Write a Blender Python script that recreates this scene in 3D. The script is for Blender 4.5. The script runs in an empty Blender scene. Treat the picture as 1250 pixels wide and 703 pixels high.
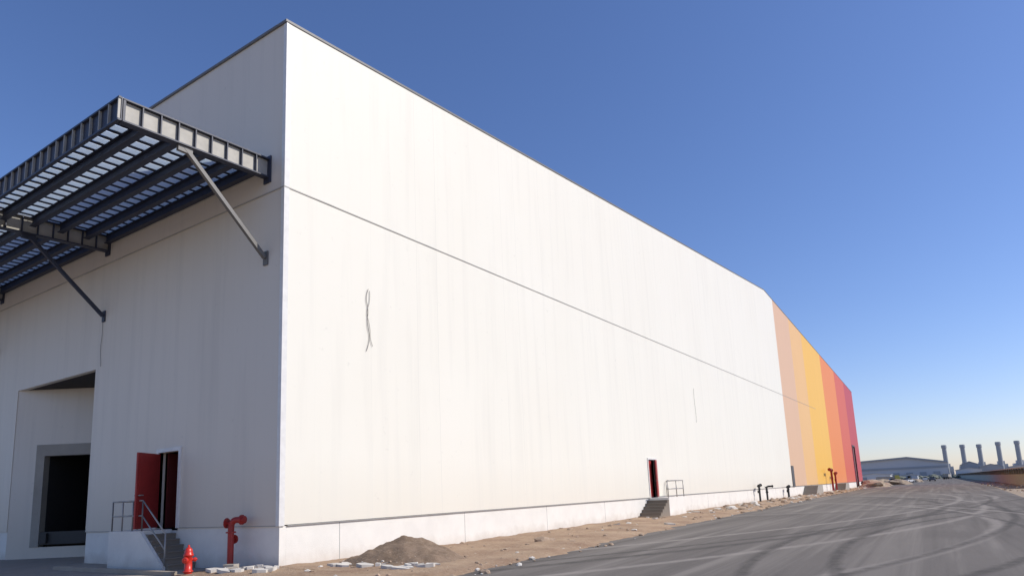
import bpy, bmesh, math, random
from mathutils import Vector, Matrix, noise
random.seed(7)
C=bpy.context; S=C.scene; COL=S.collection
# ---------------------------------------------------------------- materials
def newmat(name):
    m=bpy.data.materials.new(name); m.use_nodes=True
    nt=m.node_tree; b=nt.nodes["Principled BSDF"]
    return m,nt,b
def N(nt,t,**kw):
    n=nt.nodes.new(t)
    for k,v in kw.items():
        if k in n.inputs.keys(): n.inputs[k].default_value=v
        else: setattr(n,k,v)
    return n
def math_(nt,op,a,b=None,c=None):
    n=nt.nodes.new("ShaderNodeMath"); n.operation=op
    for i,v in enumerate((a,b,c)):
        if v is None: continue
        if isinstance(v,(int,float)): n.inputs[i].default_value=v
        else: nt.links.new(v,n.inputs[i])
    return n.outputs[0]
def mix(nt,f,a,b,blend='MIX'):
    n=nt.nodes.new("ShaderNodeMix"); n.data_type='RGBA'; n.blend_type=blend
    for i,v in ((0,f),(6,a),(7,b)):
        if isinstance(v,(int,float)): n.inputs[i].default_value=v
        elif isinstance(v,tuple): n.inputs[i].default_value=(*v,1) if len(v)==3 else v
        else: nt.links.new(v,n.inputs[i])
    return n.outputs[2]
def ramp(nt,fac,p0,p1,c0=(0,0,0,1),c1=(1,1,1,1)):
    n=nt.nodes.new("ShaderNodeValToRGB"); n.color_ramp.elements[0].position=p0; n.color_ramp.elements[1].position=p1
    n.color_ramp.elements[0].color=c0; n.color_ramp.elements[1].color=c1
    nt.links.new(fac,n.inputs[0]); return n.outputs[0]
def pos(nt):
    g=nt.nodes.new("ShaderNodeNewGeometry"); s=nt.nodes.new("ShaderNodeSeparateXYZ"); nt.links.new(g.outputs["Position"],s.inputs[0])
    return g.outputs["Position"],s.outputs
def noisen(nt,vec,scale,detail=4,rough=.55,stretch=None,dist=0):
    if stretch:
        mp=nt.nodes.new("ShaderNodeMapping"); mp.inputs["Scale"].default_value=stretch; nt.links.new(vec,mp.inputs[0]); vec=mp.outputs[0]
    n=nt.nodes.new("ShaderNodeTexNoise"); n.inputs["Scale"].default_value=scale; n.inputs["Detail"].default_value=detail; n.inputs["Roughness"].default_value=rough; n.inputs["Distortion"].default_value=dist
    nt.links.new(vec,n.inputs["Vector"]); return n.outputs["Fac"]
def simple(name,col,rough=.6,metal=0,var=.12,scale=6):
    m,nt,b=newmat(name); p,_=pos(nt)
    f=noisen(nt,p,scale)
    c=mix(nt,f,tuple(x*(1-var*1.6) for x in col),tuple(min(1,x*(1+var)) for x in col))
    nt.links.new(c,b.inputs["Base Color"]); b.inputs["Roughness"].default_value=rough; b.inputs["Metallic"].default_value=metal
    return m
def panel(name,col,pitch=1.15,joint=.78,rough=.5,dirt=.12,cellv=.985):
    m,nt,b=newmat(name); p,s=pos(nt)
    u=math_(nt,'ADD',s[0],s[1]); u=math_(nt,'DIVIDE',u,pitch)
    fr=math_(nt,'FRACT',math_(nt,'ADD',u,200.0))
    d=math_(nt,'ABSOLUTE',math_(nt,'SUBTRACT',fr,.5))       # .5 at joint
    j=ramp(nt,d,.490,.498)
    cell=math_(nt,'FLOOR',math_(nt,'ADD',u,200.0))
    wn=nt.nodes.new("ShaderNodeTexWhiteNoise"); wn.noise_dimensions='1D'; nt.links.new(cell,wn.inputs["W"])
    big=noisen(nt,p,.18,3)
    st=noisen(nt,p,1.0,4,.6,stretch=(2.2,2.2,.12))
    spk=noisen(nt,p,3.1,5,.7)
    c=mix(nt,wn.outputs["Value"],tuple(x*cellv for x in col),col)
    c=mix(nt,math_(nt,'MULTIPLY',big,dirt),c,tuple(x*y for x,y in zip(col,(.80,.72,.60))))
    c=mix(nt,math_(nt,'MULTIPLY',ramp(nt,st,.5,.8),dirt*1.2),c,tuple(x*.66 for x in col))
    c=mix(nt,math_(nt,'MULTIPLY',ramp(nt,spk,.64,.74),dirt*1.6),c,tuple(x*.62 for x in col))
    z=ramp(nt,math_(nt,'ADD',math_(nt,'DIVIDE',s[2],5.0),math_(nt,'MULTIPLY',st,.25)),.30,.75,(1,1,1,1),(0,0,0,1))
    c=mix(nt,math_(nt,'MULTIPLY',z,dirt*1.3),c,(.56,.46,.33))
    wn2=nt.nodes.new("ShaderNodeTexWhiteNoise"); wn2.noise_dimensions='1D'; nt.links.new(math_(nt,'ROUND',math_(nt,'ADD',u,350.0)),wn2.inputs["W"])
    jj=math_(nt,'MULTIPLY',j,math_(nt,'POWER',wn2.outputs["Value"],1.4))
    c=mix(nt,jj,c,tuple(x*joint for x in col))
    nt.links.new(c,b.inputs["Base Color"]); b.inputs["Roughness"].default_value=rough
    b.inputs["Specular IOR Level"].default_value=.25
    bp=N(nt,"ShaderNodeBump",Strength=.3,Distance=.03)
    wv=noisen(nt,p,.7,2)
    hgt=math_(nt,'SUBTRACT',math_(nt,'MULTIPLY',wv,.9),math_(nt,'MULTIPLY',jj,.4))
    nt.links.new(hgt,bp.inputs["Height"]); nt.links.new(bp.outputs[0],b.inputs["Normal"])
    return m
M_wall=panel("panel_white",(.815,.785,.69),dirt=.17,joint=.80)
M_front=panel("panel_front_shaded",(.735,.675,.585),dirt=.24,joint=.88)  # long wall's cladding again, front-side shade put into a darker, warmer colour
M_cols=[panel("panel_%d"%i,c,dirt=.08,joint=.85) for i,c in enumerate([(.68,.44,.28),(.76,.46,.19),(.82,.47,.08),(.76,.24,.065),(.62,.115,.065),(.48,.06,.075)])]
def concrete(name,col,rough=.85,sc=1.5,amp=.25):
    m,nt,b=newmat(name); p,s=pos(nt)
    a=noisen(nt,p,sc,6,.6); g=noisen(nt,p,40,3)
    c=mix(nt,ramp(nt,a,.3,.75),tuple(x*(1-amp) for x in col),col)
    c=mix(nt,math_(nt,'MULTIPLY',g,.3),c,tuple(x*.7 for x in col))
    low=ramp(nt,math_(nt,'ADD',s[2],math_(nt,'MULTIPLY',a,.7)),.25,.8,(1,1,1,1),(0,0,0,1))
    c=mix(nt,math_(nt,'MULTIPLY',low,.42),c,(.40,.29,.19))
    nt.links.new(c,b.inputs["Base Color"]); b.inputs["Roughness"].default_value=rough
    bp=N(nt,"ShaderNodeBump",Strength=.3,Distance=.02); nt.links.new(g,bp.inputs["Height"]); nt.links.new(bp.outputs[0],b.inputs["Normal"])
    return m
M_plinth=concrete("plinth_paint",(.86,.82,.74),amp=.12)
M_conc=concrete("concrete",(.42,.38,.32))
M_step=concrete("step_concrete",(.26,.22,.175))
M_dark=simple("dark_trim",(.07,.07,.075),.5)
M_cap=simple("cap_trim",(.16,.155,.15),.5)
M_grey=simple("grey_trim",(.35,.34,.32),.5)
M_seam=simple("seam_grey",(.44,.42,.38),.5,var=.3,scale=.8)
M_brace=simple("brace_grey",(.17,.16,.145),.5)
M_trimw=simple("white_trim",(.74,.72,.68),.45)
M_in=simple("interior_shade",(.035,.032,.03),.9)  # unlit darkness of the inside put into a near-black colour
M_navy=simple("canopy_steel",(.035,.042,.07),.5,var=.3)
M_beige=simple("web_paint",(.42,.395,.34),.55,var=.25,scale=3)
M_red=simple("red_paint",(.36,.025,.02),.45,var=.25,scale=8)
M_reddoor=simple("red_door",(.36,.035,.03),.5,var=.2,scale=3)
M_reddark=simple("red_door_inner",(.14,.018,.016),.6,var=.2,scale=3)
M_hyd=simple("hydrant_red",(.62,.035,.02),.35,var=.2,scale=12)
M_black=simple("black_pipe",(.03,.03,.03),.5)
M_rail=simple("rail_steel",(.38,.36,.33),.4,.3)
M_wire=simple("wire",(.22,.20,.18),.6)
M_sheet,nt,b=newmat("roof_sheet"); b.inputs["Base Color"].default_value=(.75,.78,.80,1); b.inputs["Roughness"].default_value=.4
tr=nt.nodes.new("ShaderNodeBsdfTranslucent"); tr.inputs[0].default_value=(.80,.88,.95,1); mx=nt.nodes.new("ShaderNodeMixShader"); mx.inputs[0].default_value=.6
nt.links.new(b.outputs[0],mx.inputs[1]); nt.links.new(tr.outputs[0],mx.inputs[2]); nt.links.new(mx.outputs[0],nt.nodes["Material Output"].inputs[0])
def dirtmat(name,c0,c1,c2,sc=.6,disp=.05):
    m,nt,b=newmat(name); p,s=pos(nt)
    a=noisen(nt,p,sc,6,.6); g=noisen(nt,p,9,5,.7); k=noisen(nt,p,55,2,.6)
    c=mix(nt,ramp(nt,a,.35,.68),c0,c1)
    c=mix(nt,math_(nt,'MULTIPLY',ramp(nt,g,.5,.75),.6),c,c2)
    c=mix(nt,math_(nt,'MULTIPLY',k,.4),c,tuple(x*.5 for x in c0))
    nt.links.new(c,b.inputs["Base Color"]); b.inputs["Roughness"].default_value=.95
    bp=N(nt,"ShaderNodeBump",Strength=.9,Distance=disp); h=math_(nt,'ADD',g,math_(nt,'MULTIPLY',k,.4)); nt.links.new(h,bp.inputs["Height"]); nt.links.new(bp.outputs[0],b.inputs["Normal"])
    return m
M_dirt=dirtmat("dirt",(.32,.20,.12),(.50,.35,.22),(.60,.48,.35))
M_sand=dirtmat("sand",(.38,.29,.20),(.46,.36,.25),(.50,.42,.32),sc=.03)
M_mound=dirtmat("mound_gravel",(.20,.135,.085),(.30,.21,.14),(.38,.29,.20),sc=2,disp=.03)
M_stone=simple("stone",(.40,.29,.20),.9,var=.35,scale=3)
M_white=simple("rubble_white",(.66,.61,.53),.8,var=.3,scale=3)
# asphalt
M_asph,nt,b=newmat("asphalt"); p,s=pos(nt)
lin=noisen(nt,p,1.0,5,.6,stretch=(1.3,.035,1),dist=.6)
big=noisen(nt,p,.09,4); fine=noisen(nt,p,90,2,.7); mid=noisen(nt,p,2.2,4); grit=noisen(nt,p,14,4,.7)
c=mix(nt,ramp(nt,big,.35,.7),(.155,.138,.122),(.215,.192,.168))
c=mix(nt,math_(nt,'MULTIPLY',ramp(nt,lin,.5,.66),.7),c,(.30,.27,.235))
c=mix(nt,math_(nt,'MULTIPLY',ramp(nt,lin,.28,.46,(1,1,1,1),(0,0,0,1)),.7),c,(.09,.082,.074))
def arc(cx,cy,R,w):
    dx=math_(nt,'SUBTRACT',s[0],cx); dy=math_(nt,'SUBTRACT',s[1],cy)
    d=math_(nt,'SQRT',math_(nt,'ADD',math_(nt,'MULTIPLY',dx,dx),math_(nt,'MULTIPLY',dy,dy)))
    d=math_(nt,'ABSOLUTE',math_(nt,'SUBTRACT',math_(nt,'ADD',d,math_(nt,'MULTIPLY',mid,.2)),R))
    return ramp(nt,d,w*.3,w,(1,1,1,1),(0,0,0,1))
for i,(cx,cy,R,ww) in enumerate([(-40,30,41.5,.28),(-40,30,43.3,.22),(-62,45,62.0,.3),(-62,45,63.8,.25),(34,20,36.5,.2),(34,20,38.2,.2),(-25,62,28.3,.3),(-25,62,30.2,.25),(-70,38,72.5,.2),(-90,60,91,.25),(-90,60,92.8,.2),(-52,24,54.2,.15),(-52,24,55.9,.15)]):
    c=mix(nt,math_(nt,'MINIMUM',math_(nt,'MULTIPLY',math_(nt,'MULTIPLY',arc(cx,cy,R,ww),mid),1.25),.8),c,(.07,.064,.058) if i%3 else (.37,.33,.29))
c=mix(nt,math_(nt,'MULTIPLY',fine,.45),c,(.10,.09,.08))
c=mix(nt,math_(nt,'MULTIPLY',ramp(nt,grit,.60,.72),.35),c,(.36,.32,.27))
ds=ramp(nt,math_(nt,'ADD',math_(nt,'MULTIPLY',s[0],-.1),math_(nt,'MULTIPLY',mid,.5)),1.0,1.45)
c=mix(nt,math_(nt,'MULTIPLY',ds,.6),c,(.38,.28,.20))
nt.links.new(c,b.inputs["Base Color"]); b.inputs["Roughness"].default_value=.92; b.inputs["Specular IOR Level"].default_value=.15
bp=N(nt,"ShaderNodeBump",Strength=.5,Distance=.012); nt.links.new(math_(nt,'ADD',fine,grit),bp.inputs["Height"]); nt.links.new(bp.outputs[0],b.inputs["Normal"])
# ---------------------------------------------------------------- mesh helpers
def obj(name,bm,mats,parent=None,smooth=False):
    me=bpy.data.meshes.new(name); bmesh.ops.recalc_face_normals(bm,faces=bm.faces); bm.to_mesh(me); bm.free()
    for m in (mats if isinstance(mats,(list,tuple)) else [mats]): me.materials.append(m)
    if smooth:
        for p in me.polygons: p.use_smooth=True
    o=bpy.data.objects.new(name,me); COL.objects.link(o)
    if parent: o.parent=parent
    return o
def empty(name):
    o=bpy.data.objects.new(name,None); COL.objects.link(o); return o
def abox(bm,x0,x1,y0,y1,z0,z1,mi=0):
    v=[bm.verts.new(q) for q in [(x0,y0,z0),(x1,y0,z0),(x1,y1,z0),(x0,y1,z0),(x0,y0,z1),(x1,y0,z1),(x1,y1,z1),(x0,y1,z1)]]
    for f in [(0,3,2,1),(4,5,6,7),(0,1,5,4),(1,2,6,5),(2,3,7,6),(3,0,4,7)]:
        fc=bm.faces.new([v[i] for i in f]); fc.material_index=mi
def box(name,x0,x1,y0,y1,z0,z1,mat,parent=None):
    bm=bmesh.new(); abox(bm,x0,x1,y0,y1,z0,z1); return obj(name,bm,mat,parent)
def prism(bm,pts,axis,a,b,mi=0):
    def mk(p,t):
        return (t,p[0],p[1]) if axis=='x' else ((p[0],t,p[1]) if axis=='y' else (p[0],p[1],t))
    A=[bm.verts.new(mk(p,a)) for p in pts]; B=[bm.verts.new(mk(p,b)) for p in pts]; n=len(pts)
    fs=[bm.faces.new(A),bm.faces.new(B[::-1])]+[bm.faces.new([A[i],A[(i+1)%n],B[(i+1)%n],B[i]]) for i in range(n)]
    for f in fs: f.material_index=mi
def rod(bm,p,q,r,seg=10,mi=0,r2=None):
    p=Vector(p);q=Vector(q);d=(q-p); L=d.length; d.normalize(); r2=r if r2 is None else r2
    a=d.orthogonal().normalized(); c=d.cross(a)
    A=[];B=[]
    for i in range(seg):
        t=2*math.pi*i/seg; o=a*math.cos(t)+c*math.sin(t)
        A.append(bm.verts.new(p+o*r)); B.append(bm.verts.new(q+o*r2))
    fs=[bm.faces.new(A[::-1]),bm.faces.new(B)]+[bm.faces.new([A[i],A[(i+1)%seg],B[(i+1)%seg],B[i]]) for i in range(seg)]
    for f in fs: f.material_index=mi
def bar(bm,p,q,w,h,mi=0):
    p=Vector(p);q=Vector(q);d=(q-p).normalized(); up=Vector((0,0,1)) if abs(d.z)<.95 else Vector((1,0,0))
    s=d.cross(up).normalized(); u=s.cross(d)
    A=[bm.verts.new(p+s*w/2*i+u*h/2*j) for i,j in ((-1,-1),(1,-1),(1,1),(-1,1))]
    B=[bm.verts.new(q+s*w/2*i+u*h/2*j) for i,j in ((-1,-1),(1,-1),(1,1),(-1,1))]
    fs=[bm.faces.new(A[::-1]),bm.faces.new(B)]+[bm.faces.new([A[i],A[(i+1)%4],B[(i+1)%4],B[i]]) for i in range(4)]
    for f in fs: f.material_index=mi
def lathe(bm,prof,origin,seg=20,mi=0,ax=None):
    o=Vector(origin); ax=Vector(ax or (0,0,1)).normalized(); a=ax.orthogonal().normalized(); c=ax.cross(a); rings=[]
    for r,z in prof:
        rings.append([bm.verts.new(o+ax*z+(a*math.cos(2*math.pi*i/seg)+c*math.sin(2*math.pi*i/seg))*max(r,.0005)) for i in range(seg)])
    for k in range(len(rings)-1):
        for i in range(seg):
            f=bm.faces.new([rings[k][i],rings[k][(i+1)%seg],rings[k+1][(i+1)%seg],rings[k+1][i]]); f.material_index=mi
    bm.faces.new(rings[0][::-1]).material_index=mi; bm.faces.new(rings[-1]).material_index=mi
# ---------------------------------------------------------------- camera
f=798.;W=1250.
up=Vector((-.0433,1,-135/798)).normalized(); Yd=Vector((525,-135+.0433*525,-798)).normalized(); Xd=Yd.cross(up).normalized(); Yd=up.cross(Xd)
M=Matrix((Xd,Yd,up))
cd=bpy.data.cameras.new("camera"); cam=bpy.data.objects.new("camera",cd); COL.objects.link(cam); S.camera=cam
cam.matrix_world=Matrix.Translation((0,0,1.75))@M.to_4x4()
cd.sensor_fit='HORIZONTAL'; cd.sensor_width=36; cd.lens=36*f/W; cd.shift_y=(468-351.5)/W; cd.clip_start=.05; cd.clip_end=8000
# ---------------------------------------------------------------- light
sun=Vector((.70,.32,.64)).normalized()
ld=bpy.data.lights.new("sun",'SUN'); ld.energy=3.9; ld.angle=math.radians(.5); ld.color=(1,.95,.87)
lo=bpy.data.objects.new("sun",ld); COL.objects.link(lo); lo.rotation_euler=sun.to_track_quat('Z','Y').to_euler(); lo.location=(30,-10,60)
w=bpy.data.worlds.new("World"); S.world=w; w.use_nodes=True; nt=w.node_tree; bg=nt.nodes["Background"]
sk=nt.nodes.new("ShaderNodeTexSky"); sk.sky_type='NISHITA'; sk.sun_disc=False
sk.sun_elevation=math.asin(sun.z); sk.sun_rotation=math.atan2(sun.x,sun.y)
sk.air_density=1.0; sk.dust_density=.4; sk.ozone_density=3.6
hs=nt.nodes.new("ShaderNodeHueSaturation"); hs.inputs["Saturation"].default_value=1.09; hs.inputs["Value"].default_value=1.0
nt.links.new(sk.outputs[0],hs.inputs["Color"])
tint=nt.nodes.new("ShaderNodeMix"); tint.data_type='RGBA'; tint.blend_type='MULTIPLY'; tint.inputs[0].default_value=1; tint.inputs[7].default_value=(1.04,.965,1.13,1)
nt.links.new(hs.outputs[0],tint.inputs[6]); nt.links.new(tint.outputs[2],bg.inputs[0]); bg.inputs[1].default_value=.132
S.view_settings.view_transform='Standard'; S.view_settings.look='None'; S.view_settings.exposure=0
# ---------------------------------------------------------------- warehouse
X0=-15.07; Y0=11.6; YR=80.; Y1=168.; ZE=16.35; ZR=24.55; ZF=21.6
def ztop(y): return ZE+(ZR-ZE)*(y-Y0)/(YR-Y0) if y<YR else ZR+(ZF-ZR)*(y-YR)/(Y1-YR)
WH=empty("warehouse")
def sidewall(name,ya,yb,mat,holes=()):
    bm=bmesh.new(); ys=sorted(set([ya,yb]+[h for H in holes for h in H[:2]]+([YR] if ya<YR<yb else [])))
    for a,b_ in zip(ys[:-1],ys[1:]):
        z0=1.2+.08*(a-Y0)/70 if a<YR else 1.27
        for H in holes:
            if H[0]<=a and b_<=H[1]: z0=H[2]
        prism(bm,[(a,z0),(b_,z0),(b_,ztop(b_)),(a,ztop(a))],'x',X0-.15,X0)
    return obj(name,bm,mat,WH)
sidewall("side_wall_white",Y0+.003,84.5,M_wall,[(38.55,39.85,3.5)])
bd=[84.5,94.5,104,121.5,138.5,153,Y1]
for i in range(6): sidewall("side_wall_colour_%d"%i,bd[i]+.004,bd[i+1],M_cols[i],[(154.5,158.5,8.6)] if i==5 else ())
bm=bmesh.new(); prism(bm,[(Y0+.252,0),(38.55,0),(38.55,1.19),(Y0+.252,1.165)],'x',X0-.2,X0-.03); abox(bm,X0-.2,X0-.03,38.55,39.85,0,1.19); abox(bm,X0-.2,X0-.03,39.85,154.5,0,1.2); abox(bm,X0-.2,X0-.03,158.5,Y1,0,1.2)
obj("side_plinth",bm,M_plinth,WH)
bm=bmesh.new(); y=13.74
while y<150: abox(bm,X0-.05,X0-.027,y,y+.02,0.0,1.165); y+=6.1
abox(bm,X0-.1,X0+.02,Y0+.26,38.44,1.166,1.190); abox(bm,X0-.1,X0+.02,40.0,154.1,1.201,1.245)
obj("plinth_joints",bm,M_grey,WH)
bm=bmesh.new(); bar(bm,(X0+.01,Y0-.01,10.93),(X0+.01,110,12.75),.022,.036); bar(bm,(X0+.004,Y0-.02,10.93),(X0-45,Y0-.014,10.93),.02,.03); obj("seam_flashing",bm,M_seam,WH)
bm=bmesh.new()
for a,b_ in ((Y0-.06,YR),(YR,Y1+.1)):
    prism(bm,[(a,ztop(a)-.04),(b_,ztop(b_)-.04),(b_,ztop(b_)+.04),(a,ztop(a)+.04)],'x',X0-.4,X0+.03)
abox(bm,X0-140,X0-.41,Y0-.06,Y0+.3,ZE-.04,ZE+.04)
obj("parapet_cap",bm,M_cap,WH)
bm=bmesh.new(); y=13.
while y<160:
    abox(bm,X0-.3,X0-.1,y,y+.12,ztop(y)+.03,ztop(y)+.14); y+=1.9
obj("roof_clips",bm,M_grey,WH)
box("corner_trim",X0-.13,X0+.012,Y0-.018,Y0+.16,1.17,ZE-.06,M_trimw,WH)
XL=X0-140; bm=bmesh.new(); T=.2
yf=Y0
abox(bm,-19.95,X0-.14,yf,yf+T,1.17,ZE); abox(bm,-21.1,-19.95,yf,yf+T,3.55,ZE); abox(bm,-25.7,-21.1,yf,yf+T,1.10,ZE)
xs=-25.7
n=0
while xs>XL+8 and n<9:
    abox(bm,xs-6.6,xs,yf,yf+T,6.95,ZE); abox(bm,xs-9.4,xs-6.6,yf,yf+T,1.10,ZE); xs-=9.4; n+=1
abox(bm,XL,xs,yf,yf+T,1.10,ZE)
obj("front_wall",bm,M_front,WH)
bm=bmesh.new(); abox(bm,-19.95,X0-.03,yf+.03,yf+.25,0,1.165); abox(bm,-25.7,-19.95,yf+.03,yf+.25,0,1.095)
xs=-25.7
for k in range(n):
    abox(bm,xs-9.4,xs-6.6,yf+.03,yf+.25,0,1.095); xs-=9.4
abox(bm,XL,xs,yf+.03,yf+.25,0,1.095)
obj("front_plinth",bm,M_plinth,WH)
bm=bmesh.new(); abox(bm,-19.8,X0,yf-.01,yf+.02,1.167,1.187); abox(bm,-25.7,-21.3,yf-.01,yf+.02,1.077,1.098); obj("front_drip",bm,M_grey,WH)
D=Vector((.837,.546,0)).normalized(); Nn=Vector((D.y,-D.x,0))
def dquad(bm,o,s0,s1,z0,z1,t0=0,t1=-.2,mi=0):
    pts=[o+D*s0+Nn*t0,o+D*s1+Nn*t0,o+D*s1+Nn*t1,o+D*s0+Nn*t1]
    prism(bm,[(p.x,p.y) for p in pts],'z',z0,z1,mi)
for k in range(n):
    o=Vector((-32.3-9.4*k,Y0+.02,0)); L=6.6/.837
    bm=bmesh.new()
    dquad(bm,o,.02,.97,.0,6.96); dquad(bm,o,3.75,L-.3,0,6.96); dquad(bm,o,.97,3.75,4.62,6.96); dquad(bm,o,.97,3.75,0,.45)
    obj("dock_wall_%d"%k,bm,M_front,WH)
    bm=bmesh.new(); dquad(bm,o,.97,1.32,.45,4.62,.03,-.3); dquad(bm,o,3.5,3.75,.45,4.62,.03,-.3); dquad(bm,o,1.32,3.5,4.15,4.62,.03,-.3)
    obj("dock_frame_%d"%k,bm,M_conc,WH)
    bm=bmesh.new(); dquad(bm,o,1.4,3.45,.55,1.05,.10,-.5); dquad(bm,o,1.5,1.75,.62,1.0,.22,.1); dquad(bm,o,3.1,3.35,.62,1.0,.22,.1); obj("dock_leveller_%d"%k,bm,M_black,WH)
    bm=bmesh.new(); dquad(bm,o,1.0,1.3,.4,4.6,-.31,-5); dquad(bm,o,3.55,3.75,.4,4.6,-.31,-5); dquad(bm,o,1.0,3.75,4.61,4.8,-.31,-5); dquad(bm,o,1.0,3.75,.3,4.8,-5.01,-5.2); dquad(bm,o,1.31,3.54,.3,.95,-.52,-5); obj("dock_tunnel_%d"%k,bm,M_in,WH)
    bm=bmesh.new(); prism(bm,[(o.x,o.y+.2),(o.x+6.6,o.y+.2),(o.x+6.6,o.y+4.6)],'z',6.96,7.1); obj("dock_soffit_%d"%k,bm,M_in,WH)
    box("dock_reveal_%d"%k,o.x+6.601,o.x+6.7,Y0+.26,Y0+4.4,0,6.95,M_front,WH)
bm=bmesh.new()
prism(bm,[(Y0+.25,ZE-.35),(YR,ZR-.35),(Y1,ZF-.35),(Y1,ZF-.15),(YR,ZR-.15),(Y0+.25,ZE-.15)],'x',XL,X0-.42); obj("roof",bm,M_grey,WH)
box("rear_wall",XL,X0-.16,Y1-.2,Y1,0,ZF-.1,M_front,WH)
bm=bmesh.new(); prism(bm,[(Y0+.3,0),(Y1-.3,0),(Y1-.3,ZF-.4),(YR,ZR-.4),(Y0+.3,ZE-.4)],'x',XL-.2,XL); obj("west_wall",bm,M_front,WH)
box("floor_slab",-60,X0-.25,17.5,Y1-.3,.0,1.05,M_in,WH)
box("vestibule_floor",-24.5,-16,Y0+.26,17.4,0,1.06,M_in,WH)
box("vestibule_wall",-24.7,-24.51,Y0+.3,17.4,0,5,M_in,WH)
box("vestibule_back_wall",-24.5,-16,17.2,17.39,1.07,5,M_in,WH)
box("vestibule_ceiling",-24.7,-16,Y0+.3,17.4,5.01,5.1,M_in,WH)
bm=bmesh.new(); abox(bm,-21.22,-21.1,yf-.05,yf+.12,1.17,3.67); abox(bm,-19.95,-19.83,yf-.05,yf+.12,1.17,3.67); abox(bm,-21.1,-19.95,yf-.05,yf+.12,3.552,3.67); obj("front_door_frame",bm,M_trimw,WH)
def leaf(name,hx,hy,z0,z1,wid,ang,mat,parent):
    bm=bmesh.new(); abox(bm,0,wid,-.025,.025,z0,z1); abox(bm,.08,wid-.08,-.036,.036,z0+.15,z0+.95,0); abox(bm,.08,wid-.08,-.036,.036,z0+1.1,z1-.15,0)
    rod(bm,(wid-.1,-.09,z0+1.0),(wid-.1,.09,z0+1.0),.02,8,1); abox(bm,wid-.24,wid-.08,-.1,-.08,z0+.99,z0+1.02,1); abox(bm,wid-.24,wid-.08,.08,.1,z0+.99,z0+1.02,1)
    ob=obj(name,bm,[mat,M_rail],parent); ob.location=(hx,hy,0); ob.rotation_euler=(0,0,ang); return ob
leaf("front_door_leaf",-20.98,yf-.06,1.2,3.5,1.1,math.radians(-62),M_reddoor,WH)
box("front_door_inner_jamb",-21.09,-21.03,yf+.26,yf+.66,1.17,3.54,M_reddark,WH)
bm=bmesh.new(); abox(bm,X0-.12,X0+.05,38.45,38.55,1.2,3.6); abox(bm,X0-.12,X0+.05,39.85,39.97,1.2,3.6); abox(bm,X0-.12,X0+.05,38.55,39.85,3.502,3.6); obj("side_door_frame",bm,M_trimw,WH)
leaf("side_door_leaf",X0+.07,39.84,1.22,3.48,.85,math.radians(-75),M_reddoor,WH)
leaf("side_door_leaf_fixed",X0-.06,38.56,1.22,3.48,.62,math.radians(90),M_reddoor,WH)
bm=bmesh.new(); abox(bm,X0-.05,X0+.06,84.6,86.0,1.2,3.7); abox(bm,X0-.05,X0+.06,118,119.2,1.2,3.7); obj("service_doors",bm,M_dark,WH)
bm=bmesh.new(); abox(bm,X0-.3,X0-.1,154.5,158.5,0,8.6,0)
for i in range(28): abox(bm,X0-.1,X0-.07,154.5,158.5,.05+i*.3,.22+i*.3,0)
abox(bm,X0-.1,X0+.1,154.2,154.5,0,8.9,1); abox(bm,X0-.1,X0+.1,158.5,158.8,0,8.9,1); abox(bm,X0-.1,X0+.1,154.5,158.5,8.602,8.9,1)
obj("roller_door",bm,[simple("roller",(.16,.03,.03),.5),M_dark],WH)
def wire(name,pts,r,parent=None):
    cu=bpy.data.curves.new(name,'CURVE'); cu.dimensions='3D'; cu.bevel_depth=r; sp=cu.splines.new('NURBS'); sp.points.add(len(pts)-1)
    for i,p in enumerate(pts): sp.points[i].co=(*p,1)
    sp.use_endpoint_u=True; sp.order_u=3; ob=bpy.data.objects.new(name,cu); COL.objects.link(ob); cu.materials.append(M_wire); ob.parent=parent; return ob
x=X0+.03
wire("hanging_wire_a",[(x,14.92,8.6),(x,14.78,8.3),(x,14.93,7.9),(x,14.84,7.4),(x,15.02,6.95),(x,14.82,6.5)],.009,WH)
wire("hanging_wire_b",[(x,14.98,8.55),(x,15.0,8.2),(x,14.82,7.8),(x,15.0,7.3),(x,14.98,6.9),(x,15.10,6.7)],.008,WH)
wire("hanging_wire_c",[(x,49.0,9.1),(x,48.9,8.2),(x,49.1,7.3),(x,49.0,6.5)],.008,WH)
wire("hanging_wire_d",[(-25.35,Y0-.03,8.7),(-25.3,Y0-.03,8.2),(-25.42,Y0-.03,7.7),(-25.3,Y0-.03,7.0)],.008,WH)
# ---------------------------------------------------------------- canopy
CN=empty("loading_canopy")
YO=7.35; zt=11.78; zb=11.2
beams=[-15.85-9.45*k for k in range(6)]
for k,bx in enumerate(beams):
    bm=bmesh.new()
    zw0,zw1=11.42,12.0
    prism(bm,[(YO,zb+.03),(Y0-.02,zw0+.03),(Y0-.02,zw1-.03),(YO,zt-.03)],'x',bx-.012,bx+.012,0)
    for (a,b_) in ((zb,zw0),(zt,zw1)):
        prism(bm,[(YO,a-.02),(Y0-.02,b_-.02),(Y0-.02,b_+.02),(YO,a+.02)],'x',bx-.11,bx+.11,1)
    y=YO
    while y<Y0-.1:
        t=(y-YO)/(Y0-YO); abox(bm,bx-.10,bx+.10,y,y+.03 if y>YO else y+.06,zb+.02+t*(zw0-zb),zt-.02+t*(zw1-zt),1); y+=.47
    abox(bm,bx-.16,bx+.16,Y0-.045,Y0-.003,11.25,12.1,1)
    obj("cantilever_beam_%d"%k,bm,[M_beige,M_navy],CN)
    bm=bmesh.new()
    p=Vector((bx,Y0-.06,8.9)); q=Vector((bx,9.0,11.24)); bar(bm,p,q,.11,.11,0)
    abox(bm,bx-.1,bx+.1,Y0-.045,Y0-.003,8.68,9.1,0); abox(bm,bx-.05,bx+.05,8.8,9.2,11.1,11.27,0)
    obj("brace_%d"%k,bm,M_brace if k==0 else M_navy,CN)
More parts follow.
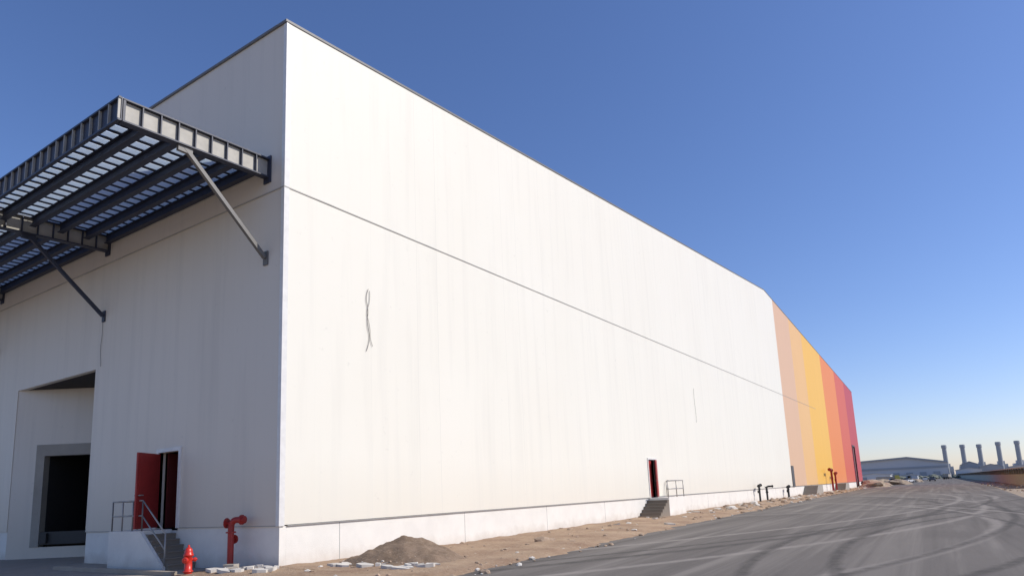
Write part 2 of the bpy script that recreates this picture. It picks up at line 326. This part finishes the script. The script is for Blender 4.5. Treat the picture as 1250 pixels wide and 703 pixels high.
xl=beams[-1]-.11; xr=beams[0]+.11
bm=bmesh.new()
abox(bm,xl,xr,YO-.05,YO-.025,zb-.02,zt+.02); abox(bm,xl,xr,YO-.12,YO-.051,zt-.02,zt+.03); abox(bm,xl,xr,YO-.12,YO-.051,zb-.03,zb+.02)
obj("fascia_girder",bm,M_navy,CN)
bm=bmesh.new(); x=xr-.02
while x>xl: abox(bm,x-.035,x,YO-.117,YO-.053,zb+.022,zt-.022); x-=.47
obj("fascia_stiffeners",bm,M_beige,CN)
bm=bmesh.new()
for i,y in enumerate((8.2,9.05,9.9,10.75,11.45)):
    z=zt-.03+(y-YO)/(Y0-YO)*.22
    for k in range(len(beams)-1):
        xa_,xb_=beams[k+1]+.115,beams[k]-.115
        abox(bm,xa_,xb_,y-.09,y+.09,z-.02,z); abox(bm,xa_,xb_,y-.012,y+.012,z-.28,z-.021); abox(bm,xa_,xb_,y-.09,y+.09,z-.30,z-.281)
obj("purlins",bm,M_navy,CN)
bm=bmesh.new(); x=xr-.05
while x>xl+.3:
    prism(bm,[(YO-.04,zt+.035),(Y0-.05,zt+.255),(Y0-.05,zt+.268),(YO-.04,zt+.048)],'x',x-.27,x,0); x-=.47
obj("roof_slats",bm,M_sheet,CN)
bm=bmesh.new(); x=xr-.02
while x>xl+.3:
    bar(bm,(x-.36,YO-.02,zt+.02),(x-.36,Y0-.06,zt+.24),.09,.03); x-=.47
obj("rungs",bm,M_navy,CN)
# ---------------------------------------------------------------- stairs
def railing(bm,pts,zb_,h=.95,posts=None,r=.022):
    P=[Vector(p) for p in pts]
    for a,b_ in zip(P[:-1],P[1:]):
        for hh in (h,h*.5): rod(bm,a+Vector((0,0,hh)),b_+Vector((0,0,hh)),r,8)
    for p in (posts or P): rod(bm,Vector(p),Vector(p)+Vector((0,0,h)),r,8)
ST=empty("entrance_stairs")
bm=bmesh.new(); abox(bm,-22.1,-20.25,10.66,Y0+.02,0,1.14); 
prism(bm,[(-20.249,0),(-19.0,0),(-19.0,.10),(-20.249,1.10)],'y',10.66,10.76); obj("landing",bm,M_plinth,ST)
bm=bmesh.new()
for i in range(6): abox(bm,-20.24+i*.22,-20.24+(i+1)*.22-.003,10.77,Y0+.02,0,1.14-.17*(i+1)+.02)
for i in range(6): abox(bm,-20.24+i*.22-.02,-20.24+(i+1)*.22+.03,10.765,Y0+.01,1.14-.17*(i+1)+.021,1.14-.17*(i+1)+.06)
obj("steps",bm,M_step,ST)
bm=bmesh.new(); railing(bm,[(-22.05,10.72,1.14),(-21.45,10.72,1.14),(-20.85,10.72,1.14),(-20.3,10.72,1.14)],0,.9); railing(bm,[(-20.3,10.72,1.14),(-19.0,10.72,.15)],0,.9); railing(bm,[(-22.05,10.72,1.14),(-22.05,11.5,1.14)],0,.9)
obj("handrail",bm,M_rail,ST,True)
ST2=empty("entrance_stairs")
xw=X0
bm=bmesh.new(); abox(bm,xw-.02,xw+1.25,38.3,41.3,0,1.17); obj("landing",bm,M_plinth,ST2)
bm=bmesh.new()
for i in range(6):
    abox(bm,xw-.02,xw+1.25,38.3-(i+1)*.3,38.3-i*.3-.003,0,1.17-.17*(i+1)); abox(bm,xw-.02,xw+1.27,38.3-(i+1)*.3-.02,38.3-i*.3-.003,1.172-.17*(i+1),1.2-.17*(i+1))
obj("steps",bm,M_step,ST2)
bm=bmesh.new(); railing(bm,[(xw+1.2,38.4,1.17),(xw+1.2,39.9,1.17),(xw+1.2,41.2,1.17),(xw+.1,41.2,1.17)],0,1.0,r=.03); obj("handrail",bm,M_rail,ST2,True)
for yy in (92.5,122):
    E=empty("service_stairs"); bm=bmesh.new(); abox(bm,xw,xw+1.6,yy,yy+4,0,1.2)
    for i in range(6): abox(bm,xw,xw+1.6,yy-(i+1)*.35,yy-i*.35-.003,0,1.2-.18*(i+1))
    obj("landing_and_steps",bm,M_conc,E)
# ---------------------------------------------------------------- hydrant
HY=empty("fire_hydrant"); hx,hy=-16.85,10.15
bm=bmesh.new()
lathe(bm,[(.15,0),(.15,.03),(.10,.05),(.095,.10),(.125,.11),(.125,.14),(.095,.15),(.092,.50),(.125,.52),(.125,.56),(.105,.58),(.10,.64),(.08,.70),(.045,.735),(.025,.745),(.025,.80),(.0,.805)],(hx,hy,0),24)
obj("barrel",bm,M_hyd,HY,True)
bm=bmesh.new()
for a in (0,120,240):
    d=Vector((math.cos(math.radians(a-60)),math.sin(math.radians(a-60)),0)); R=.05 if a else .07
    lathe(bm,[(R*.8,.07),(R*.8,.13),(R*1.15,.135),(R*1.15,.175),(R*.9,.19),(.02,.192),(.02,.215),(0,.216)],(hx,hy,.42),16,0,d)
for i in range(8):
    t=math.radians(45*i); rod(bm,(hx+.135*math.cos(t),hy+.135*math.sin(t),.0),(hx+.135*math.cos(t),hy+.135*math.sin(t),.05),.012,6)
obj("nozzles",bm,M_hyd,HY,False)
def standpipe(x,y,hgt,mat,dirx,diry,r=.07,arm=.3,s=1.0):
    E=empty("fire_standpipe"); bm=bmesh.new(); d=Vector((dirx,diry,0)).normalized(); b=Vector((x,y,0))
    lathe(bm,[(r*1.9,0),(r*1.9,.03),(r,.035),(r,hgt-.35),(r*1.6,hgt-.35),(r*1.6,hgt-.31),(r,hgt-.31),(r,hgt-.16)],(x,y,0),14)
    pts=[b+Vector((0,0,hgt-.17))]+[b+d*(.16*(1-math.cos(a)))+Vector((0,0,hgt-.16+.16*math.sin(a))) for a in [math.radians(t) for t in (0,22,45,68,90)]]+[b+d*arm+Vector((0,0,hgt))]
    for p,q in zip(pts[:-1],pts[1:]): rod(bm,p,q,r*1.02,12)
    e=b+d*arm+Vector((0,0,hgt)); lathe(bm,[(r*1.6,0),(r*1.6,.05),(r*1.2,.06),(r*1.2,.12),(r*.4,.13)],e,14,0,d)
    n=Vector((-d.y,d.x,0)); lathe(bm,[(r*.5,0),(r*.5,.12),(r*1.5,.125),(r*1.5,.16),(r*.3,.165)],b+Vector((0,0,hgt*.62)),12,0,n)
    lathe(bm,[(r*.5,0),(r*.5,.12),(r*1.7,.125),(r*1.7,.15),(r*.3,.155)],b+Vector((0,0,hgt-.08)),12,0,-d)
    obj("pipe_and_valve",bm,mat,E,False)
standpipe(-16.6,11.2,1.38,M_red,.9,.35,.085,.3)
standpipe(X0+.45,65.2,1.6,M_black,0,1,.09,.6); standpipe(X0+.6,67.6,1.45,M_black,1,.2,.09,.5)
standpipe(X0+.5,78.8,1.3,M_black,0,1,.11,.5)
standpipe(X0+.8,112.5,3.4,M_red,0,-1,.16,1.8); standpipe(X0+.8,116.5,2.9,M_red,0,1,.14,1.2)
# ---------------------------------------------------------------- ground
bm=bmesh.new(); R=4000
bmesh.ops.create_grid(bm,x_segments=4,y_segments=4,size=R); obj("ground",bm,M_sand)
bm=bmesh.new(); v=[bm.verts.new(q) for q in [(-12.5,-40,.02),(5.2,-40,.02),(5.0,30,.02),(4.6,60,.02),(5.6,110,.02),(6.5,180,.02),(7,600,.02),(-22,600,.02),(-13.5,172,.02),(-12.8,60,.02)]]
bm.faces.new(v); obj("asphalt_road",bm,M_asph)
bm=bmesh.new(); abox(bm,-160,-17.2,-40,Y0+5,-.05,.008); obj("concrete_yard",bm,concrete("yard_concrete",(.34,.31,.28)))
def edge(y):
    if y<12: e=-9.1
    elif y<30: e=-9.1-(y-12)/18*1.0
    elif y<60: e=-10.1-(y-30)/30*.8
    else: e=-10.9-(y-60)/110*1.8
    return e+.35*noise.noise(Vector((y*.5,3,0)))+.15*noise.noise(Vector((y*2.2,9,0)))
def gh(x,y):
    a=noise.noise(Vector((x*.5,y*.5,0)))*.05+noise.noise(Vector((x*1.7,y*1.7,4)))*.035+noise.noise(Vector((x*5,y*5,8)))*.02
    return .10+a
bm=bmesh.new(); ys=[]; y=8.3
while y<172: ys.append(y); y+= .14 if y<24 else (.3 if y<45 else .9)
nx=40; rows=[]
for y in ys:
    xa=X0-3.2 if y<Y0-.35 else X0-.04; xb=edge(y)+.25; row=[]
    for i in range(nx+1):
        x=xa+(xb-xa)*i/nx; z=gh(x,y); d=(xb-x)/.9
        if d<1: z-= (1-d)**1.3*.14
        if y<Y0-.3:
            z-=max(0,(9.6-y))*.12
            if x<X0-1.6: z-=(X0-1.6-x)*.09
        row.append(bm.verts.new((x,y,z)))
    rows.append(row)
for a,b_ in zip(rows[:-1],rows[1:]):
    for i in range(nx): bm.faces.new([a[i],a[i+1],b_[i+1],b_[i]])
obj("dirt_verge",bm,M_dirt,None,True)
bm=bmesh.new(); abox(bm,-24,-17.3,9.95,10.12,.0,.12); obj("kerb",bm,M_conc)
bm=bmesh.new(); n_=56; mx_,my_=-12.6,13.8; rows=[]
for j in range(n_+1):
    row=[]
    for i in range(n_+1):
        u=-1+2*i/n_; v_=-1+2*j/n_; x=mx_+u*1.95; y=my_+v_*1.6
        r=math.hypot(u,v_)+.16*noise.noise(Vector((u*2,v_*2,1)))
        z=.76*max(0,1-r)**.85*(1.0)+noise.noise(Vector((x*3,y*3,0)))*.06+noise.noise(Vector((x*9,y*9,0)))*.03+noise.noise(Vector((x*24,y*24,0)))*.015
        row.append(bm.verts.new((x,y,z+.02 if r<1 else -.08)))
    rows.append(row)
for a,b_ in zip(rows[:-1],rows[1:]):
    for i in range(n_): bm.faces.new([a[i],a[i+1],b_[i+1],b_[i]])
obj("gravel_mound",bm,M_mound,None,True)
def stones(name,lst,mats):
    bm=bmesh.new()
    for (x,y,z,s,mi) in lst:
        r=bmesh.ops.create_icosphere(bm,subdivisions=1 if s<.1 else 2,radius=s)
        k=random.random()*50; sc=Vector((random.uniform(.7,1.4),random.uniform(.7,1.4),random.uniform(.4,.85)))
        rot=Matrix.Rotation(random.random()*6,3,'Z')
        for v in r['verts']:
            c=v.co/s; q=v.co*(1+.45*noise.noise(c*1.3+Vector((k,0,0)))); q=Vector((q.x*sc.x,q.y*sc.y,q.z*sc.z)); v.co=rot@q+Vector((x,y,z+s*.2))
        for fc in {f for v in r['verts'] for f in v.link_faces}: fc.material_index=mi
    return obj(name,bm,mats)
L=[]
for i in range(800):
    y=8.6+ (random.random()**2.0)*150; e=edge(y); xa=X0-1.5 if y<Y0-.4 else X0+.15; x=random.uniform(xa,e+.4)
    s=random.choice([.015,.02,.03,.03,.045,.07])*(1+y/60); L.append((x,y,gh(x,y)-.02 if x<e-.3 else .03,s,0 if random.random()<.8 else 1))
for i in range(500):
    a=random.random()*6.28; r=random.random()**.6*2.0; x=mx_+math.cos(a)*r; y=my_+math.sin(a)*r*.85; rr=min(1,r/1.9)
    L.append((x,y,max(.08,.72*(1-rr)**.85),random.uniform(.012,.045),0 if random.random()<.9 else 1))
L.append((-11.75,19.8,.08,.24,0)); L.append((-11.6,20.1,.08,.15,0))
for i in range(60):
    y=random.uniform(40,110); L.append((random.uniform(X0+1,edge(y)-.3),y,.06,random.uniform(.12,.3),0 if i%3 else 1))
stones("rubble_stones",L,[M_stone,M_white])
bm=bmesh.new()
for i in range(74):
    if i<40: x=random.uniform(-13.9,-10.8); y=random.uniform(12.1,13.0)
    elif i<58: x=random.uniform(-16.2,-14.2); y=random.uniform(10.2,11.2)
    else:
        y=random.uniform(20,70); x=random.uniform(X0+.6,edge(y)-.6)
    s=random.uniform(.05,.2); z=gh(x,y)+.01; a=random.random()*6
    pts=[]; kk=random.randint(4,6)
    for t in range(kk):
        an=2*math.pi*t/kk+random.uniform(-.3,.3); rr=s*random.uniform(.6,1.3); pts.append((x+math.cos(an)*rr*1.4,y+math.sin(an)*rr))
    tl=random.uniform(-.15,.15); h_=random.uniform(.02,.07)
    A=[bm.verts.new((p[0],p[1],z+tl*(p[0]-x)-.03)) for p in pts]; B=[bm.verts.new((p[0],p[1],z+tl*(p[0]-x)+h_)) for p in pts]
    bm.faces.new(A[::-1]); bm.faces.new(B)
    for t in range(kk): bm.faces.new([A[t],A[(t+1)%kk],B[(t+1)%kk],B[t]])
obj("broken_slabs",bm,M_white)
bm=bmesh.new()
for (x,y,a,s) in [(-15.9,10.75,.3,.17),(-15.55,10.55,1.1,.14),(-16.1,10.95,.9,.15)]:
    c,sn=math.cos(a),math.sin(a); pts=[(x+c*i*s-sn*j*s*.6,y+sn*i*s+c*j*s*.6) for i,j in ((-1,-1),(1,-1),(1,1),(-1,1))]; prism(bm,pts,'z',.05,.05+s*1.25)
bmesh.ops.bevel(bm,geom=bm.edges[:],offset=.012,segments=1,affect='EDGES'); obj("concrete_blocks",bm,M_conc)
# ---------------------------------------------------------------- distance
bm=bmesh.new()
for i in range(26):
    y=random.uniform(150,330); x=random.uniform(-14.5,-9.5) if y<190 else random.uniform(-26,-4-y*.01); s=random.uniform(.8,2.2)
    r=bmesh.ops.create_icosphere(bm,subdivisions=3,radius=s)
    for v in r['verts']:
        q=v.co*(1+.5*noise.noise(v.co*.9+Vector((i,0,0)))); v.co=Vector((x+q.x*1.5,y+q.y*1.5,max(-.1,q.z*.65)))
obj("rubble_heaps",bm,M_sand)
def car(x,y,ang,col):
    E=empty("parked_car"); E.location=(x,y,0); E.rotation_euler=(0,0,ang); m=simple("car_paint",col,.3); 
    bm=bmesh.new(); prism(bm,[(-2.2,.35),(2.2,.35),(2.25,.75),(1.3,.95),(-1.9,1.0),(-2.2,.9)],'y',-.85,.85); bmesh.ops.bevel(bm,geom=bm.edges[:],offset=.06,segments=2,affect='EDGES'); obj("body",bm,m,E)
    bm=bmesh.new(); prism(bm,[(-1.7,.98),(1.1,.94),(.4,1.45),(-1.2,1.48)],'y',-.72,.72); bmesh.ops.bevel(bm,geom=bm.edges[:],offset=.05,segments=2,affect='EDGES'); obj("cabin_glass",bm,simple("glass",(.03,.035,.04),.1),E)
    bm=bmesh.new(); abox(bm,-1.15,.38,-.69,.69,1.475,1.51); obj("roof_panel",bm,m,E)
    bm=bmesh.new()
    for a in (-1.4,1.4):
        for s_ in (-1,1): rod(bm,(a,s_*.68,.33),(a,s_*.9,.33),.33,16)
    obj("wheels",bm,M_black,E)
car(-9,240,1.2,(.7,.7,.7)); car(-3,275,1.5,(.08,.09,.12)); car(-14,262,.4,(.5,.1,.08)); car(-6.2,330,1.6,(.75,.75,.75))
def truck(x,y,ang,col):
    E=empty("parked_truck"); E.location=(x,y,0); E.rotation_euler=(0,0,ang); m=simple("truck_paint",col,.4)
    bm=bmesh.new(); prism(bm,[(2.2,.6),(4.0,.6),(4.0,1.7),(3.6,2.7),(2.2,2.7)],'y',-1.1,1.1); obj("cab",bm,m,E)
    bm=bmesh.new(); abox(bm,-4,2.0,-1.2,1.2,1.0,1.15); abox(bm,-4,2.0,-1.2,-1.12,1.15,2.3); abox(bm,-4,2.0,1.12,1.2,1.15,2.3); abox(bm,-4.08,-4,-1.2,1.2,1.0,2.3); abox(bm,2.0,2.08,-1.2,1.2,1,2.6); obj("tipper_bed",bm,M_conc,E)
    bm=bmesh.new()
    for a in (-3,-1.8,3.1):
        for s_ in (-1,1): rod(bm,(a,s_*.8,.5),(a,s_*1.12,.5),.5,16)
    abox(bm,-4,3.8,-.4,.4,.55,.95); obj("wheels_and_chassis",bm,M_black,E)
truck(-18,300,.3,(.6,.5,.1)); truck(2,380,1.4,(.6,.6,.6))
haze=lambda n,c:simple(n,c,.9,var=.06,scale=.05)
H1=haze("hazed_grey",(.56,.57,.58)); H2=haze("hazed_dark",(.36,.38,.40)); H3=haze("hazed_light",(.62,.63,.63))  # distance haze put into the paler colours of the far buildings
E=empty("distant_warehouse"); bm=bmesh.new()
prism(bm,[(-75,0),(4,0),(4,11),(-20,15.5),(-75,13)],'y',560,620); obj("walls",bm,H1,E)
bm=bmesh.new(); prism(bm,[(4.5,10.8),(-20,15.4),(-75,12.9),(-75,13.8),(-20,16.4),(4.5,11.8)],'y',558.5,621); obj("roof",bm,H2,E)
bm=bmesh.new(); 
for i in range(9): abox(bm,-72+i*8.4,-68+i*8.4,559.6,559.9,0,5)
abox(bm,-75,4,559.6,559.9,7.5,9)
obj("openings",bm,H2,E)
for (x0,x1,y,h_,m) in [(-40,-24,420,4.5,H3),(-20,-12,450,3.4,H1),(8,22,520,6,H1),(26,40,640,9,H2),(45,75,650,8,H1),(14,26,660,12,H2)]:
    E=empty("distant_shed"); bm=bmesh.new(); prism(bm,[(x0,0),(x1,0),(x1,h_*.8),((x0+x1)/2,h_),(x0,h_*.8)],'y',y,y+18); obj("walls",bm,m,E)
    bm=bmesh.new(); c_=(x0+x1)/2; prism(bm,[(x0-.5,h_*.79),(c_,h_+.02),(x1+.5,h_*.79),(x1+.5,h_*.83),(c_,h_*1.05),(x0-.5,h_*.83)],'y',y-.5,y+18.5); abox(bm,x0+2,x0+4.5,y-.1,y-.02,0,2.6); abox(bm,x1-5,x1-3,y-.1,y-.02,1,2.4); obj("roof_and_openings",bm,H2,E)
for i,x in enumerate((4.5,18,30,43.5,56.5)):
    E=empty("chimney_stack"); bm=bmesh.new(); yy=700; tz=28.5-(.6*i if i<3 else .2)
    lathe(bm,[(2.0,0),(2.0,8),(1.75,9),(1.75,tz-3),(2.1,tz-2.6),(2.1,tz-.5),(1.9,tz)],(x,yy,0),20); obj("stack",bm,H2,E,False)
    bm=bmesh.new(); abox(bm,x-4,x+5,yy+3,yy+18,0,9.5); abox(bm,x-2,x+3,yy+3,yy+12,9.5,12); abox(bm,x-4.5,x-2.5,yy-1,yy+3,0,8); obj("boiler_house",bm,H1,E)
E=empty("depot_building"); bm=bmesh.new()
Ya,Yb=92,520; xa=9.0; xb=16
prism(bm,[(xa,0),(xa+6,0),(xa+6,1.5),(xa,1.5)],'y',Ya,Yb); obj("plinth_wall",bm,simple("ochre",(.40,.44,.40),.9,var=.15,scale=1),E)
bm=bmesh.new(); prism(bm,[(xa-.7,2.25),(xa+6.7,2.6),(xa+6.7,2.75),(xa-.7,2.4)],'y',Ya-.5,Yb+.5)
y=Ya
while y<Yb: abox(bm,xa+.02,xa+.22,y,y+.2,1.502,2.32); y+=4
obj("roof_and_posts",bm,M_grey,E)
bm=bmesh.new(); abox(bm,xa+.5,xa+5.6,Ya+.3,Yb-.3,1.502,2.2); obj("dark_interior",bm,M_dark,E)
L=[]
for i in range(350):
    y=40+random.random()**1.5*150; x=random.uniform(5.2,9.0); L.append((x,y,.0,random.choice([.03,.05,.08,.15]),0 if random.random()<.7 else 1))
stones("roadside_rubble",L,[M_stone,M_white])
bm=bmesh.new()
for i in range(120):
    y=random.uniform(430,640); x=random.uniform(-45,70); s=random.uniform(.8,2.2)
    r=bmesh.ops.create_icosphere(bm,subdivisions=2,radius=s)
    for v in r['verts']:
        q=v.co*(1+.6*noise.noise(v.co*1.2+Vector((i,0,0)))); v.co=Vector((x+q.x*1.4,y+q.y,q.z*.9+s*.4))
obj("distant_scrub",bm,simple("scrub",(.24,.25,.19),.9,var=.3))
